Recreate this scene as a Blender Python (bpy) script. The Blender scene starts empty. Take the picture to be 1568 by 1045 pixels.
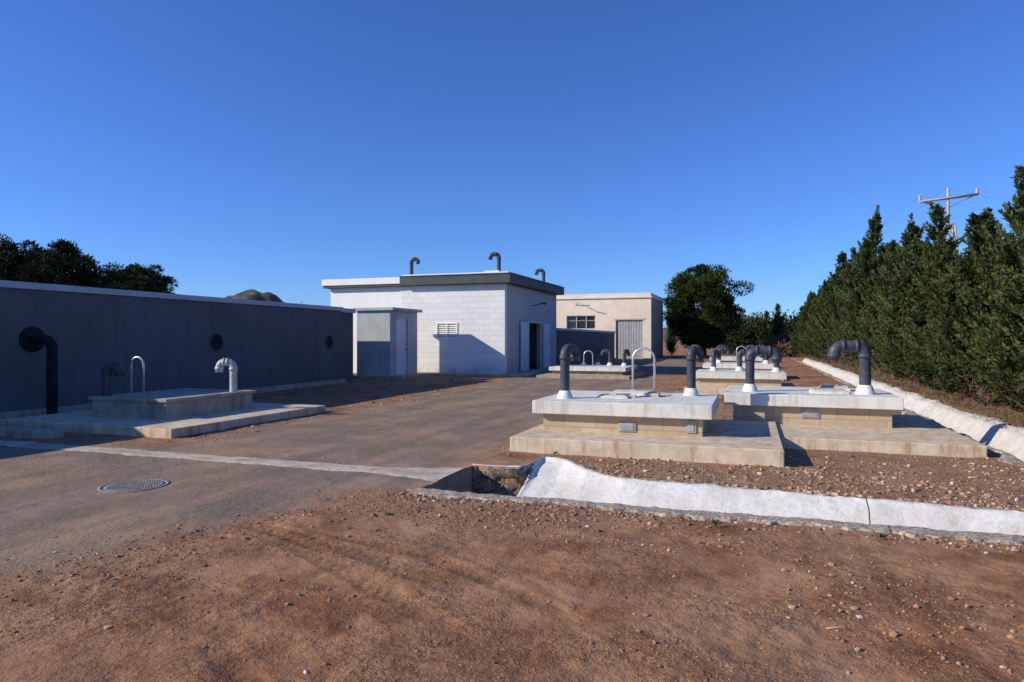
import bpy, bmesh, math, random
import numpy as np
from mathutils import Vector
random.seed(7)
R0 = np.random.default_rng(11)
scene = bpy.context.scene
COL = scene.collection

# ------------------------------------------------------------------ light
SUN = Vector((1.0, 0.60, -0.58)).normalized()      # direction light travels
to_sun = -SUN
elev = math.asin(to_sun.z)
azim = math.atan2(to_sun.x, to_sun.y)
w = bpy.data.worlds.new("World"); scene.world = w; w.use_nodes = True
nt = w.node_tree
bg = nt.nodes["Background"]
sky = nt.nodes.new("ShaderNodeTexSky"); sky.sky_type = 'NISHITA'; sky.sun_disc = False
sky.sun_elevation = elev; sky.sun_rotation = azim % (2*math.pi)
sky.air_density = 1.0; sky.dust_density = 0.0; sky.ozone_density = 4.0; sky.altitude = 400
tint = nt.nodes.new("ShaderNodeMix"); tint.data_type='RGBA'; tint.blend_type='MULTIPLY'; tint.inputs[0].default_value=1.0
tint.inputs[7].default_value=(0.60,0.91,1.56,1)
nt.links.new(sky.outputs[0], tint.inputs[6]); nt.links.new(tint.outputs[2], bg.inputs[0]); bg.inputs[1].default_value = 0.102
sl = bpy.data.lights.new("sun", 'SUN'); sl.energy = 5.0; sl.angle = math.radians(0.5); sl.color = (1.0, 0.925, 0.775)
so = bpy.data.objects.new("sun", sl); COL.objects.link(so)
so.rotation_euler = SUN.to_track_quat('-Z', 'Y').to_euler(); so.location = (-20, -10, 30)
cam = bpy.data.cameras.new("camera"); co = bpy.data.objects.new("camera", cam); COL.objects.link(co)
cam.lens = 24; cam.sensor_width = 36; cam.clip_end = 6000; cam.clip_start = 0.05; cam.shift_y = -0.0016
co.location = (0, 0, 1.6); co.rotation_euler = (math.radians(90), 0, math.radians(19.3))
scene.camera = co
scene.view_settings.view_transform = 'Standard'; scene.view_settings.look = 'None'; scene.view_settings.exposure = 0

# ------------------------------------------------------------------ material helpers
class N:
    def __init__(s, name):
        s.m = bpy.data.materials.new(name); s.m.use_nodes = True; s.t = s.m.node_tree
        s.b = s.t.nodes["Principled BSDF"]; s.b.inputs["Specular IOR Level"].default_value = 0.25
        g = s.t.nodes.new("ShaderNodeNewGeometry"); s.pos = g.outputs["Position"]
    def new(s, typ, **kw):
        n = s.t.nodes.new(typ)
        for k, v in kw.items(): setattr(n, k, v)
        return n
    def link(s, a, b): s.t.links.new(a, b)
    def noise(s, scale, detail=4, rough=0.6, vec=None, dist=0.0):
        n = s.new("ShaderNodeTexNoise"); n.inputs["Scale"].default_value = scale
        n.inputs["Detail"].default_value = detail; n.inputs["Roughness"].default_value = rough
        n.inputs["Distortion"].default_value = dist
        s.link(vec or s.pos, n.inputs["Vector"]); return n.outputs["Fac"]
    def ramp(s, fac, lo, hi, a=0.0, b=1.0):
        n = s.new("ShaderNodeMapRange"); n.interpolation_type = 'SMOOTHSTEP'
        n.inputs["From Min"].default_value = lo; n.inputs["From Max"].default_value = hi
        n.inputs["To Min"].default_value = a; n.inputs["To Max"].default_value = b
        s.link(fac, n.inputs["Value"]); return n.outputs["Result"]
    def mix(s, fac, a, b, mode='MIX'):
        n = s.new("ShaderNodeMix", data_type='RGBA', blend_type=mode)
        for sock, v in ((n.inputs[0], fac), (n.inputs[6], a), (n.inputs[7], b)):
            if isinstance(v, (int, float)): sock.default_value = v
            elif isinstance(v, tuple): sock.default_value = (*v, 1) if len(v) == 3 else v
            else: s.link(v, sock)
        return n.outputs[2]
    def math(s, op, a, b=0.0, c=None):
        n = s.new("ShaderNodeMath", operation=op)
        for i, v in enumerate((a, b, c)):
            if v is None: continue
            if isinstance(v, (int, float)): n.inputs[i].default_value = v
            else: s.link(v, n.inputs[i])
        return n.outputs[0]
    def bump(s, h, strength=0.3, dist=0.02):
        n = s.new("ShaderNodeBump"); n.inputs["Strength"].default_value = strength
        n.inputs["Distance"].default_value = dist; s.link(h, n.inputs["Height"])
        s.link(n.outputs[0], s.b.inputs["Normal"])
    def color(s, c): 
        if isinstance(c, tuple): s.b.inputs["Base Color"].default_value = (*c, 1)
        else: s.link(c, s.b.inputs["Base Color"])
    def rough(s, r): s.b.inputs["Roughness"].default_value = r

def weathered(name, c1, c2, scale=2.0, rough=0.85, bump=0.25, bscale=40, dirt=None, dirtamt=0.5, metallic=0.0):
    n = N(name); n.rough(rough); n.b.inputs["Metallic"].default_value = metallic
    f = n.ramp(n.noise(scale, 4, 0.65), 0.35, 0.65)
    c = n.mix(f, c1, c2)
    fine = n.noise(bscale, 3, 0.7)
    c = n.mix(0.35, c, n.mix(fine, (0.35,)*3, (0.65,)*3), 'OVERLAY')
    if dirt:
        mp = n.new("ShaderNodeMapping"); mp.inputs["Scale"].default_value = (3.0, 3.0, 0.5); n.link(n.pos, mp.inputs[0])
        st = n.ramp(n.noise(2.0, 4, 0.65, mp.outputs[0]), 0.48, 0.72, 0, dirtamt)
        c = n.mix(st, c, dirt)
    n.color(c)
    if bump>0.04: n.bump(fine, bump, 0.01)
    return n.m

M = {}
M['tankpaint'] = weathered("grey_paint_wall", (0.112,0.114,0.118), (0.135,0.137,0.142), 0.8, 0.8, 0.15, 25, (0.085,0.085,0.088), 0.6)
M['coping'] = weathered("coping_metal", (0.40,0.43,0.47), (0.47,0.50,0.54), 1.5, 0.5, 0.05, 30)
M['concrete'] = weathered("concrete", (0.52,0.47,0.40), (0.64,0.60,0.52), 3.0, 0.9, 0.4, 35, (0.34,0.28,0.22), 0.7)
M['strip'] = weathered("dusty_concrete_strip", (0.42,0.34,0.26), (0.60,0.52,0.42), 2.5, 0.95, 0.5, 30, (0.32,0.22,0.15), 0.85)
M['slab'] = weathered("slab_concrete", (0.66,0.64,0.58), (0.78,0.76,0.69), 2.5, 0.85, 0.35, 45, (0.46,0.40,0.33), 0.7)
M['conc_tan'] = weathered("stained_concrete", (0.56,0.44,0.30), (0.70,0.58,0.43), 3.5, 0.92, 0.45, 30, (0.40,0.23,0.12), 0.8)
M['conc_old'] = weathered("old_concrete", (0.36,0.29,0.22), (0.48,0.40,0.31), 3.5, 0.92, 0.45, 30, (0.22,0.15,0.10), 0.7)
M['pipe'] = weathered("pipe_pvc_grey", (0.045,0.055,0.070), (0.07,0.08,0.10), 6.0, 0.4, 0.03, 20, (0.12,0.11,0.10), 0.3)
M['pipe_lt'] = weathered("pipe_galvanised", (0.42,0.42,0.41), (0.55,0.55,0.54), 8.0, 0.45, 0.05, 20)
M['collar'] = weathered("mortar_white", (0.74,0.72,0.68), (0.84,0.82,0.78), 9.0, 0.85, 0.4, 40, (0.5,0.45,0.4), 0.5)
M['black'] = weathered("dark_inside", (0.012,0.012,0.014), (0.02,0.02,0.022), 3, 0.9, 0, 10)
M['steel'] = weathered("steel_rail", (0.50,0.50,0.51), (0.62,0.62,0.63), 6, 0.35, 0.03, 30, None, 0, 0.5)
M['plate'] = weathered("metal_plate", (0.30,0.31,0.32), (0.40,0.41,0.41), 8, 0.5, 0.1, 30)
M['fascia'] = weathered("fascia_green_grey", (0.060,0.075,0.072), (0.08,0.096,0.092), 2, 0.6, 0.05, 20)
M['white'] = weathered("white_paint", (0.85,0.84,0.81), (0.89,0.88,0.85), 1.5, 0.75, 0.15, 25, (0.76,0.73,0.68), 0.3)
M['door'] = weathered("door_paint", (0.56,0.61,0.70), (0.62,0.67,0.75), 1.5, 0.5, 0.05, 25)
M['hut'] = weathered("hut_render", (0.40,0.43,0.42), (0.47,0.50,0.49), 1.5, 0.85, 0.25, 40, (0.30,0.31,0.31), 0.4)
M['beige'] = weathered("beige_render", (0.80,0.65,0.50), (0.87,0.73,0.58), 0.7, 0.9, 0.2, 20, (0.62,0.51,0.40), 0.5)
M['beige_shaded'] = weathered("beige_render_shaded", (0.33,0.27,0.22), (0.38,0.31,0.26), 0.7, 0.9, 0.2, 20)  # beige render again, with the shade of the side wall put into its colour
M['frame'] = weathered("window_frame", (0.45,0.38,0.30), (0.55,0.47,0.38), 3, 0.6, 0.1, 20)
M['bark'] = weathered("bark", (0.12,0.085,0.06), (0.20,0.15,0.11), 8, 0.95, 0.8, 15)
M['bdoor'] = weathered("grey_metal_door", (0.40,0.40,0.38), (0.47,0.47,0.45), 2, 0.6, 0.1, 20, (0.3,0.25,0.2), 0.4)
M['iron'] = weathered("cast_iron", (0.20,0.18,0.16), (0.30,0.27,0.24), 12, 0.7, 0.5, 50)
n = N("window_glass"); n.color((0.03,0.035,0.045)); n.rough(0.08); n.b.inputs["Specular IOR Level"].default_value=0.6; M['glass']=n.m

def blockmat(name, c1, c2, mortar, bw=0.4, bh=0.2, dark=0.8):
    n = N(name); n.rough(0.85)
    sp = n.new("ShaderNodeSeparateXYZ"); n.link(n.pos, sp.inputs[0])
    cb = n.new("ShaderNodeCombineXYZ"); n.link(n.math('ADD', sp.outputs[0], sp.outputs[1]), cb.inputs[0]); n.link(sp.outputs[2], cb.inputs[1])
    br = n.new("ShaderNodeTexBrick"); n.link(cb.outputs[0], br.inputs["Vector"])
    br.inputs["Color1"].default_value=(*c1,1); br.inputs["Color2"].default_value=(*c2,1); br.inputs["Mortar"].default_value=(*mortar,1)
    br.inputs["Scale"].default_value=1; br.inputs["Mortar Size"].default_value=0.009; br.inputs["Mortar Smooth"].default_value=0.3
    br.inputs["Brick Width"].default_value=bw; br.inputs["Row Height"].default_value=bh
    f = n.noise(0.9,4,0.6)
    c = n.mix(n.ramp(f,0.35,0.7,0,0.25), br.outputs["Color"], tuple(x*dark for x in c1))
    c = n.mix(n.math('MULTIPLY', n.ramp(sp.outputs[2],0.05,0.7,1,0), n.ramp(n.noise(3,4),0.35,0.7,0.15,0.6)), c, (0.40,0.28,0.20))
    n.color(c)
    h = n.math('MULTIPLY', n.noise(45,2,0.7), 0.35)
    h = n.math('SUBTRACT', h, br.outputs["Fac"]); n.bump(h, 0.5, 0.01)
    return n.m
M['block'] = blockmat("white_block_wall", (0.80,0.78,0.75), (0.86,0.84,0.81), (0.67,0.66,0.64), 0.5, 0.25, 0.88)
M['block_shaded'] = blockmat("white_block_wall_shaded", (0.44,0.44,0.435), (0.49,0.49,0.485), (0.38,0.38,0.38), 0.5, 0.25)  # same block as the front, painted darker to stand for the shaded side
M['blocktan'] = blockmat("tan_block_wall", (0.52,0.40,0.26), (0.64,0.51,0.35), (0.42,0.32,0.22), 0.5, 0.25, 0.6)

# white ditch concrete
n = N("white_ditch_concrete"); n.rough(0.95)
sp = n.new("ShaderNodeSeparateXYZ"); n.link(n.pos, sp.inputs[0])
f = n.noise(2.5,4,0.7); fine = n.noise(24,5,0.85)
c = n.mix(n.ramp(f,0.35,0.65), (0.66,0.63,0.58), (0.79,0.765,0.72))
c = n.mix(n.ramp(fine,0.36,0.48,0.0,1.0), n.mix(0.45,c,(0.36,0.30,0.24)), c)
c = n.mix(n.ramp(n.noise(4,6,0.75),0.54,0.70,0,0.6), c, (0.50,0.39,0.29))
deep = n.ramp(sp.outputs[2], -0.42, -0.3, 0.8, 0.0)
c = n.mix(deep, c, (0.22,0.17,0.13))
at = n.new("ShaderNodeAttribute"); at.attribute_name = "rub"
c = n.mix(at.outputs["Fac"], c, n.mix(n.ramp(fine,0.4,0.6),(0.07,0.055,0.045),(0.30,0.23,0.18)))
at = n.new("ShaderNodeAttribute"); at.attribute_name = "rim"
rimc = n.mix(n.ramp(n.noise(34,4,0.8),0.42,0.58), (0.22,0.15,0.10), (0.50,0.43,0.36))
rimf = n.math('MULTIPLY', at.outputs["Fac"], n.ramp(n.noise(7,5,0.8),0.34,0.48,0.45,1.0))
c = n.mix(rimf, c, rimc)
jx = n.math('ABSOLUTE', n.math('SUBTRACT', n.math('ADD', sp.outputs[0], n.math('MULTIPLY', n.noise(5,2),0.03)), 1.12))
jf = n.ramp(jx, 0.004, 0.009, 1, 0)
c = n.mix(jf, c, (0.08,0.07,0.06))
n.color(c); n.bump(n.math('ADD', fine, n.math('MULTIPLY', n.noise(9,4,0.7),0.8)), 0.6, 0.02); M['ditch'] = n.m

# ground / road material
def ground_mat(name):
    n = N(name); n.rough(0.95); n.b.inputs["Specular IOR Level"].default_value=0.08
    big = n.noise(0.45,4,0.6); mid = n.noise(1.6,6,0.7,dist=0.3); fine = n.noise(20,5,0.78); vf = n.noise(120,2,0.7)
    patch = n.noise(1.1,3,0.55)
    dirt = n.mix(n.ramp(mid,0.36,0.64), (0.245,0.106,0.050), (0.455,0.240,0.130))
    dirt = n.mix(n.ramp(big,0.4,0.62,0,0.6), dirt, (0.40,0.238,0.145))
    fa = n.ramp(patch,0.42,0.60,0.15,0.65)
    dirt = n.mix(n.math('MULTIPLY', n.ramp(fine,0.38,0.56,1,0), fa), dirt, (0.11,0.050,0.030))
    dirt = n.mix(n.math('MULTIPLY', n.ramp(vf,0.55,0.72,0,1), fa), dirt, (0.60,0.43,0.30))
    vo = n.new("ShaderNodeTexVoronoi"); vo.inputs["Scale"].default_value = 55; n.link(n.pos, vo.inputs["Vector"])
    gm = n.math('MULTIPLY', n.ramp(vo.outputs["Distance"],0.12,0.28,1,0), n.ramp(n.noise(1.9,4),0.52,0.64,0,0.9))
    gcol = n.mix(vo.outputs["Color"], (0.15,0.12,0.10), (0.58,0.50,0.42))
    dirt = n.mix(gm, dirt, gcol)
    ag = n.new("ShaderNodeAttribute"); ag.attribute_name = "grav_sd"
    gz = n.ramp(n.math('ADD', ag.outputs["Fac"], n.math('MULTIPLY', n.math('SUBTRACT', mid,0.5), 2.0)), -0.15, 0.3)
    s2 = n.new("ShaderNodeSeparateColor"); n.link(vo.outputs["Color"], s2.inputs[0])
    gc = n.mix(s2.outputs[0], (0.42,0.24,0.13), (0.66,0.47,0.31))
    gc = n.mix(n.ramp(s2.outputs[1],0.65,0.7), gc, (0.26,0.22,0.18))
    gc = n.mix(n.ramp(vo.outputs["Distance"],0.3,0.6), gc, (0.28,0.15,0.08))
    dirt = n.mix(n.math('MULTIPLY',gz,n.ramp(mid,0.4,0.6,0.45,0.95)), dirt, gc)
    v3 = n.new("ShaderNodeTexVoronoi"); v3.inputs["Scale"].default_value = 80; n.link(n.pos, v3.inputs["Vector"])
    s3 = n.new("ShaderNodeSeparateColor"); n.link(v3.outputs["Color"], s3.inputs[0])
    asp = n.mix(s3.outputs[0], (0.15,0.118,0.09), (0.42,0.345,0.275))
    asp = n.mix(n.ramp(v3.outputs["Distance"],0.35,0.65,0,0.7), asp, (0.10,0.077,0.058))
    asp = n.mix(n.ramp(n.noise(0.8,6,0.7),0.36,0.62,0.12,0.85), asp, (0.39,0.26,0.17))
    sx = n.new("ShaderNodeMapping"); sx.inputs["Scale"].default_value=(1.6,0.22,1); sx.inputs["Rotation"].default_value=(0,0,0.12); n.link(n.pos,sx.inputs[0])
    asp = n.mix(n.ramp(n.noise(1.0,4,0.65,sx.outputs[0]),0.42,0.60,0,0.6), asp, (0.19,0.148,0.116))
    ar = n.new("ShaderNodeAttribute"); ar.attribute_name = "road_sd"
    nn = n.math('ADD', n.math('MULTIPLY', n.math('SUBTRACT', n.noise(1.2,5,0.72),0.5), 2.6), n.math('MULTIPLY', n.math('SUBTRACT', fine,0.5), 1.0))
    rm = n.ramp(n.math('ADD', ar.outputs["Fac"], nn), -0.3, 0.6)
    at = n.new("ShaderNodeAttribute"); at.attribute_name = "track"
    dirt = n.mix(n.math('MULTIPLY', at.outputs["Fac"], 0.4), dirt, (0.235,0.112,0.058))
    n.color(n.mix(rm, dirt, asp))
    h = n.math('ADD', n.math('MULTIPLY', n.noise(6,3,0.6), 0.7), n.math('MULTIPLY', n.noise(26,4,0.75),0.9))
    amp = n.ramp(ar.outputs["Fac"],-0.3,0.3,1.0,0.5)
    amp = n.math('MULTIPLY', amp, n.ramp(patch,0.38,0.58,0.45,1.15))
    n.bump(n.math('MULTIPLY',h,amp), 1.0, 0.032)
    return n.m
M['ground'] = ground_mat("dirt_and_asphalt")

n = N("stone_chips"); n.rough(0.9)
a = n.new("ShaderNodeAttribute"); a.attribute_name = "rnd_shade"
cr = n.new("ShaderNodeValToRGB"); n.link(a.outputs["Fac"], cr.inputs[0]); e = cr.color_ramp.elements
e[0].position=0; e[0].color=(0.09,0.078,0.068,1); e[1].position=1; e[1].color=(0.66,0.60,0.52,1)
for p,c in ((0.2,(0.17,0.135,0.105,1)),(0.4,(0.32,0.165,0.088,1)),(0.7,(0.45,0.265,0.15,1)),(0.9,(0.52,0.41,0.30,1))):
    q=e.new(p); q.color=c
n.color(cr.outputs[0]); M['stone']=n.m

def leafmat(name, dark, light, yell, tr_=0.2):
    n = N(name); n.rough(0.6); n.b.inputs["Specular IOR Level"].default_value=0.1
    a = n.new("ShaderNodeAttribute"); a.attribute_name="rnd_shade"
    oi = n.new("ShaderNodeObjectInfo")
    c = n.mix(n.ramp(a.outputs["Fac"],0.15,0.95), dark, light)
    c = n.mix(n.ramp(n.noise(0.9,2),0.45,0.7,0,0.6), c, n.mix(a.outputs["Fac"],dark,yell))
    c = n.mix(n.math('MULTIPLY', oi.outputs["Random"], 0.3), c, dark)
    n.color(c)
    if tr_>0:
        tr = n.new("ShaderNodeBsdfTranslucent"); n.link(c, tr.inputs[0])
        ms = n.new("ShaderNodeMixShader"); ms.inputs[0].default_value=tr_
        out = n.t.nodes["Material Output"]
        n.link(n.b.outputs[0], ms.inputs[1]); n.link(tr.outputs[0], ms.inputs[2]); n.link(ms.outputs[0], out.inputs[0])
    return n.m
M['cyp'] = leafmat("cypress_foliage", (0.024,0.038,0.014), (0.130,0.160,0.055), (0.185,0.180,0.060))
M['pine'] = leafmat("pine_foliage", (0.024,0.042,0.012), (0.110,0.145,0.028), (0.150,0.165,0.032))
M['pine_dk'] = leafmat("dark_pine_foliage", (0.016,0.027,0.012), (0.060,0.080,0.028), (0.068,0.084,0.030), 0)
M['dry'] = leafmat("dry_twigs", (0.12,0.08,0.05), (0.28,0.19,0.12), (0.24,0.17,0.10), 0)

# ------------------------------------------------------------------ mesh helpers
def np_mesh(name, V, F, mats, attrs=None, smooth=False, midx=None):
    me = bpy.data.meshes.new(name); k = F.shape[1]
    me.vertices.add(len(V)); me.vertices.foreach_set("co", V.astype(np.float32).ravel())
    me.loops.add(F.size); me.loops.foreach_set("vertex_index", F.astype(np.int32).ravel())
    me.polygons.add(len(F)); me.polygons.foreach_set("loop_start", np.arange(0, F.size, k, dtype=np.int32))
    if midx is not None: me.polygons.foreach_set("material_index", midx.astype(np.int32))
    for m in mats: me.materials.append(m)
    if attrs:
        for an, av in attrs.items():
            at = me.attributes.new(an, 'FLOAT', 'POINT'); at.data.foreach_set("value", av.astype(np.float32))
    me.update(calc_edges=True)
    me.polygons.foreach_set("use_smooth", np.full(len(F), smooth))
    return me
def obj(name, me, parent=None):
    o = bpy.data.objects.new(name, me); COL.objects.link(o)
    if parent: o.parent = parent
    return o
def empty(name, loc=(0,0,0)):
    o = bpy.data.objects.new(name, None); COL.objects.link(o); o.empty_display_size = 0.3; return o

class MB:
    def __init__(s): s.v=[]; s.f=[]; s.m=[]; s.sm=[]
    def box(s,x0,x1,y0,y1,z0,z1,m=0):
        b=len(s.v); s.v += [(x,y,z) for z in (z0,z1) for x,y in ((x0,y0),(x1,y0),(x1,y1),(x0,y1))]
        for f in ((3,2,1,0),(4,5,6,7),(0,1,5,4),(1,2,6,5),(2,3,7,6),(3,0,4,7)):
            s.f.append(tuple(b+i for i in f)); s.m.append(m); s.sm.append(False)
        return s
    def rings(s, rs, m=0, n=16, ref=None, cap0=False, cap1=False):
        base=len(s.v)
        for p,t,r in rs:
            t=Vector(t).normalized()
            B = Vector(ref) if ref else (Vector((1,0,0)) if abs(t.x)<0.9 else Vector((0,1,0)))
            B = (B - t*B.dot(t)).normalized(); Nn=B.cross(t)
            for i in range(n):
                a=2*math.pi*i/n; q=Vector(p)+B*(r*math.cos(a))+Nn*(r*math.sin(a)); s.v.append(tuple(q))
        for k in range(len(rs)-1):
            for i in range(n):
                j=(i+1)%n
                s.f.append((base+k*n+i, base+(k+1)*n+i, base+(k+1)*n+j, base+k*n+j)); s.m.append(m); s.sm.append(True)
        if cap0: s.f.append(tuple(base+i for i in range(n))); s.m.append(m); s.sm.append(False)
        if cap1: s.f.append(tuple(base+(len(rs)-1)*n+i for i in reversed(range(n)))); s.m.append(m); s.sm.append(False)
        return s
    def tube(s, pts, r, m=0, n=10, ref=None):
        pts=[Vector(p) for p in pts]; rs=[]
        for i,p in enumerate(pts):
            a=pts[max(i-1,0)]; b=pts[min(i+1,len(pts)-1)]; rs.append((p,b-a,r if not hasattr(r,'__len__') else r[i]))
        return s.rings(rs,m,n,ref,True,True)
    def build(s,name,mats,parent=None,bevel=0):
        me=bpy.data.meshes.new(name); me.from_pydata(s.v,[],s.f)
        for mm in mats: me.materials.append(mm)
        me.polygons.foreach_set("material_index",s.m); me.polygons.foreach_set("use_smooth",s.sm)
        bm=bmesh.new(); bm.from_mesh(me); bmesh.ops.recalc_face_normals(bm,faces=bm.faces); bm.to_mesh(me); bm.free()
        o=obj(name,me,parent)
        if bevel:
            md=o.modifiers.new("bevel",'BEVEL'); md.width=bevel; md.segments=2; md.limit_method='ANGLE'; md.angle_limit=math.radians(60)
        return o
def box(name,x0,x1,y0,y1,z0,z1,mat,parent=None,bevel=0.0):
    return MB().box(x0,x1,y0,y1,z0,z1).build(name,[mat],parent,bevel)

# ------------------------------------------------------------------ terrain
LAT = R0.random((256,256))
def vn(x,y,f,ox=0.0):
    x=x*f+ox+37.3; y=y*f+ox*1.7+11.9
    xi=np.floor(x).astype(int); yi=np.floor(y).astype(int); fx=x-xi; fy=y-yi
    fx=fx*fx*(3-2*fx); fy=fy*fy*(3-2*fy)
    a=LAT[xi%256,yi%256]; b=LAT[(xi+1)%256,yi%256]; c=LAT[xi%256,(yi+1)%256]; d=LAT[(xi+1)%256,(yi+1)%256]
    return (a*(1-fx)+b*fx)*(1-fy)+(c*(1-fx)+d*fx)*fy-0.5
def fbm(x,y,f,o=4,ox=0.0):
    r=0; a=1
    for i in range(o): r=r+a*vn(x,y,f*2**i,ox+i*13.1); a*=0.5
    return r
def road_sd(x,y):
    xb=np.interp(y,[-10,3.2,4.8,6.35,7.6,9],[-5.6,-4.8,-4.3,-3.7,-3.2,-3.3])
    A=np.minimum(np.minimum(xb-x,7.9-y),x+16)
    B=np.minimum(np.minimum(x+np.interp(y,[8,14,28,60],[8.5,8.7,9.6,9.8]),-3.35-x),y-7.3)
    B=np.minimum(B,70-y)
    return np.clip(np.maximum(A,B),-3,3)
def grav_sd(x,y):
    g=np.minimum(np.minimum(x+3.0,3.3-x),np.minimum(y-7.6,18-y))
    return np.clip(g,-3,3)
def far_lip(x):
    return np.interp(x,[-3.5,-2.75,-2.6,-2.3,-1.9,-1.4,2.5],[8.1,8.2,8.75,8.65,8.2,7.95,7.62])
DX0,DX1=3.35,4.45
def ditch_mask(x,y,m=0.0):
    a=(x>-3.4+m)&(x<DX1-m)&(y>6.6+m)&(y<far_lip(x)-m)
    b=(x>DX0+m)&(x<DX1-m)&(y>6.6+m)&(y<62)
    return a|b
def tracks(x,y):
    near=np.clip((6.0-y)/1.2,0,1)*np.clip((y+1)/2,0,1)*np.clip((12-np.abs(x))/2,0,1)
    z=np.zeros_like(x); tr=np.zeros_like(x)
    for off,dep,wd,bend in ((0,0.015,0.085,0.0),(0.33,0.010,0.07,0.06),(-0.50,0.014,0.09,-0.05),(-1.15,0.010,0.08,0.09),(-1.85,0.009,0.08,-.1)):
        yc=3.17-(.725-bend)*(x+.58)-(.104+bend*.3)*(x+.58)*(x+1.78)+off+0.22*fbm(x,y*0,0.5,2,off*3+7)
        dd=(y-yc)*0.85
        lug=0.65+0.35*np.sin((x-np.abs(dd)*0.8)*68.0)
        g=np.exp(-(dd/wd)**4)
        br=np.clip(0.45+2.2*fbm(x,y,1.0,3,off+3),0,1)
        z=z-near*dep*g*lug*br+near*dep*0.5*br*np.exp(-((np.abs(dd)-wd*1.5)/0.035)**2)
        tr=np.maximum(tr,near*g*br*(0.6+0.4*(lug>0.7)))
    for off in (0.0,0.35,1.4):
        yc=2.2+1.1*(x+0.2-off)-0.12*(x-off)**2; dd=(y-yc)*.7
        z=z-near*0.010*np.exp(-(dd/.08)**4)*np.clip(0.3+1.8*fbm(x,y,0.8,3,off+21),0,1)
    return z,tr
def hfun(x,y,want=False):
    rs=road_sd(x,y); rw=np.clip((rs+0.25)/0.5,0,1)
    pm=np.clip(0.5+1.6*fbm(x,y,1.0,2,31),0.2,1)
    z=0.028*fbm(x,y,0.7,3)+0.011*fbm(x,y,4.0,3,5.0)*1.0+0.014*pm*fbm(x,y,15.0,3,9.0)
    tz,tr=tracks(x,y); z=z+tz
    zr=0.010*fbm(x,y,0.5,2)+0.003*fbm(x,y,6,2,3.0)
    z=z*(1-rw)+zr*rw
    if want: return z-0.02, tr*(1-rw)
    return z-0.02
def coords(lo,hi,step,lim,g=1.09,smax=60):
    c=list(np.arange(lo,hi+1e-6,step)); s=step; p=hi
    while p<lim: s=min(s*g,smax); p+=s; c.append(p)
    s=step; p=lo
    while p>-lim: s=min(s*g,smax); p-=s; c.insert(0,p)
    return np.array(c)
gx=coords(-7.0,4.8,0.024,3500); gy=coords(2.2,9.3,0.022,3500)
X,Y=np.meshgrid(gx,gy,indexing='ij'); xf=X.ravel(); yf=Y.ravel()
Z,TR=hfun(xf,yf,True)
Z=np.where(ditch_mask(xf,yf,0.03),-0.95,Z)
nx,ny=len(gx),len(gy)
ii,jj=np.meshgrid(np.arange(nx-1),np.arange(ny-1),indexing='ij')
F=np.stack([ii*ny+jj,(ii+1)*ny+jj,(ii+1)*ny+jj+1,ii*ny+jj+1],-1).reshape(-1,4)
rsd=road_sd(xf,yf); gsd=grav_sd(xf,yf)
obj("ground",np_mesh("ground",np.stack([xf,yf,Z],1),F,[M['ground']],{"road_sd":rsd,"grav_sd":gsd,"track":TR},True))
fm=(rsd[F].max(1)>-0.25)&(Z[F].min(1)>-0.4)
Fr=F[fm]; used,inv=np.unique(Fr,return_inverse=True); Fr=inv.reshape(-1,4)
# the road sheet feathers out below the soil at its edge, so there is no visible step
off=0.006*np.clip((rsd+0.25)/0.45,0,1)-0.002
Vr=np.stack([xf,yf,Z+off],1)[used]
obj("road",np_mesh("road",Vr,Fr,[M['ground']],{"road_sd":rsd[used],"grav_sd":gsd[used],"track":TR[used]},True))

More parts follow.
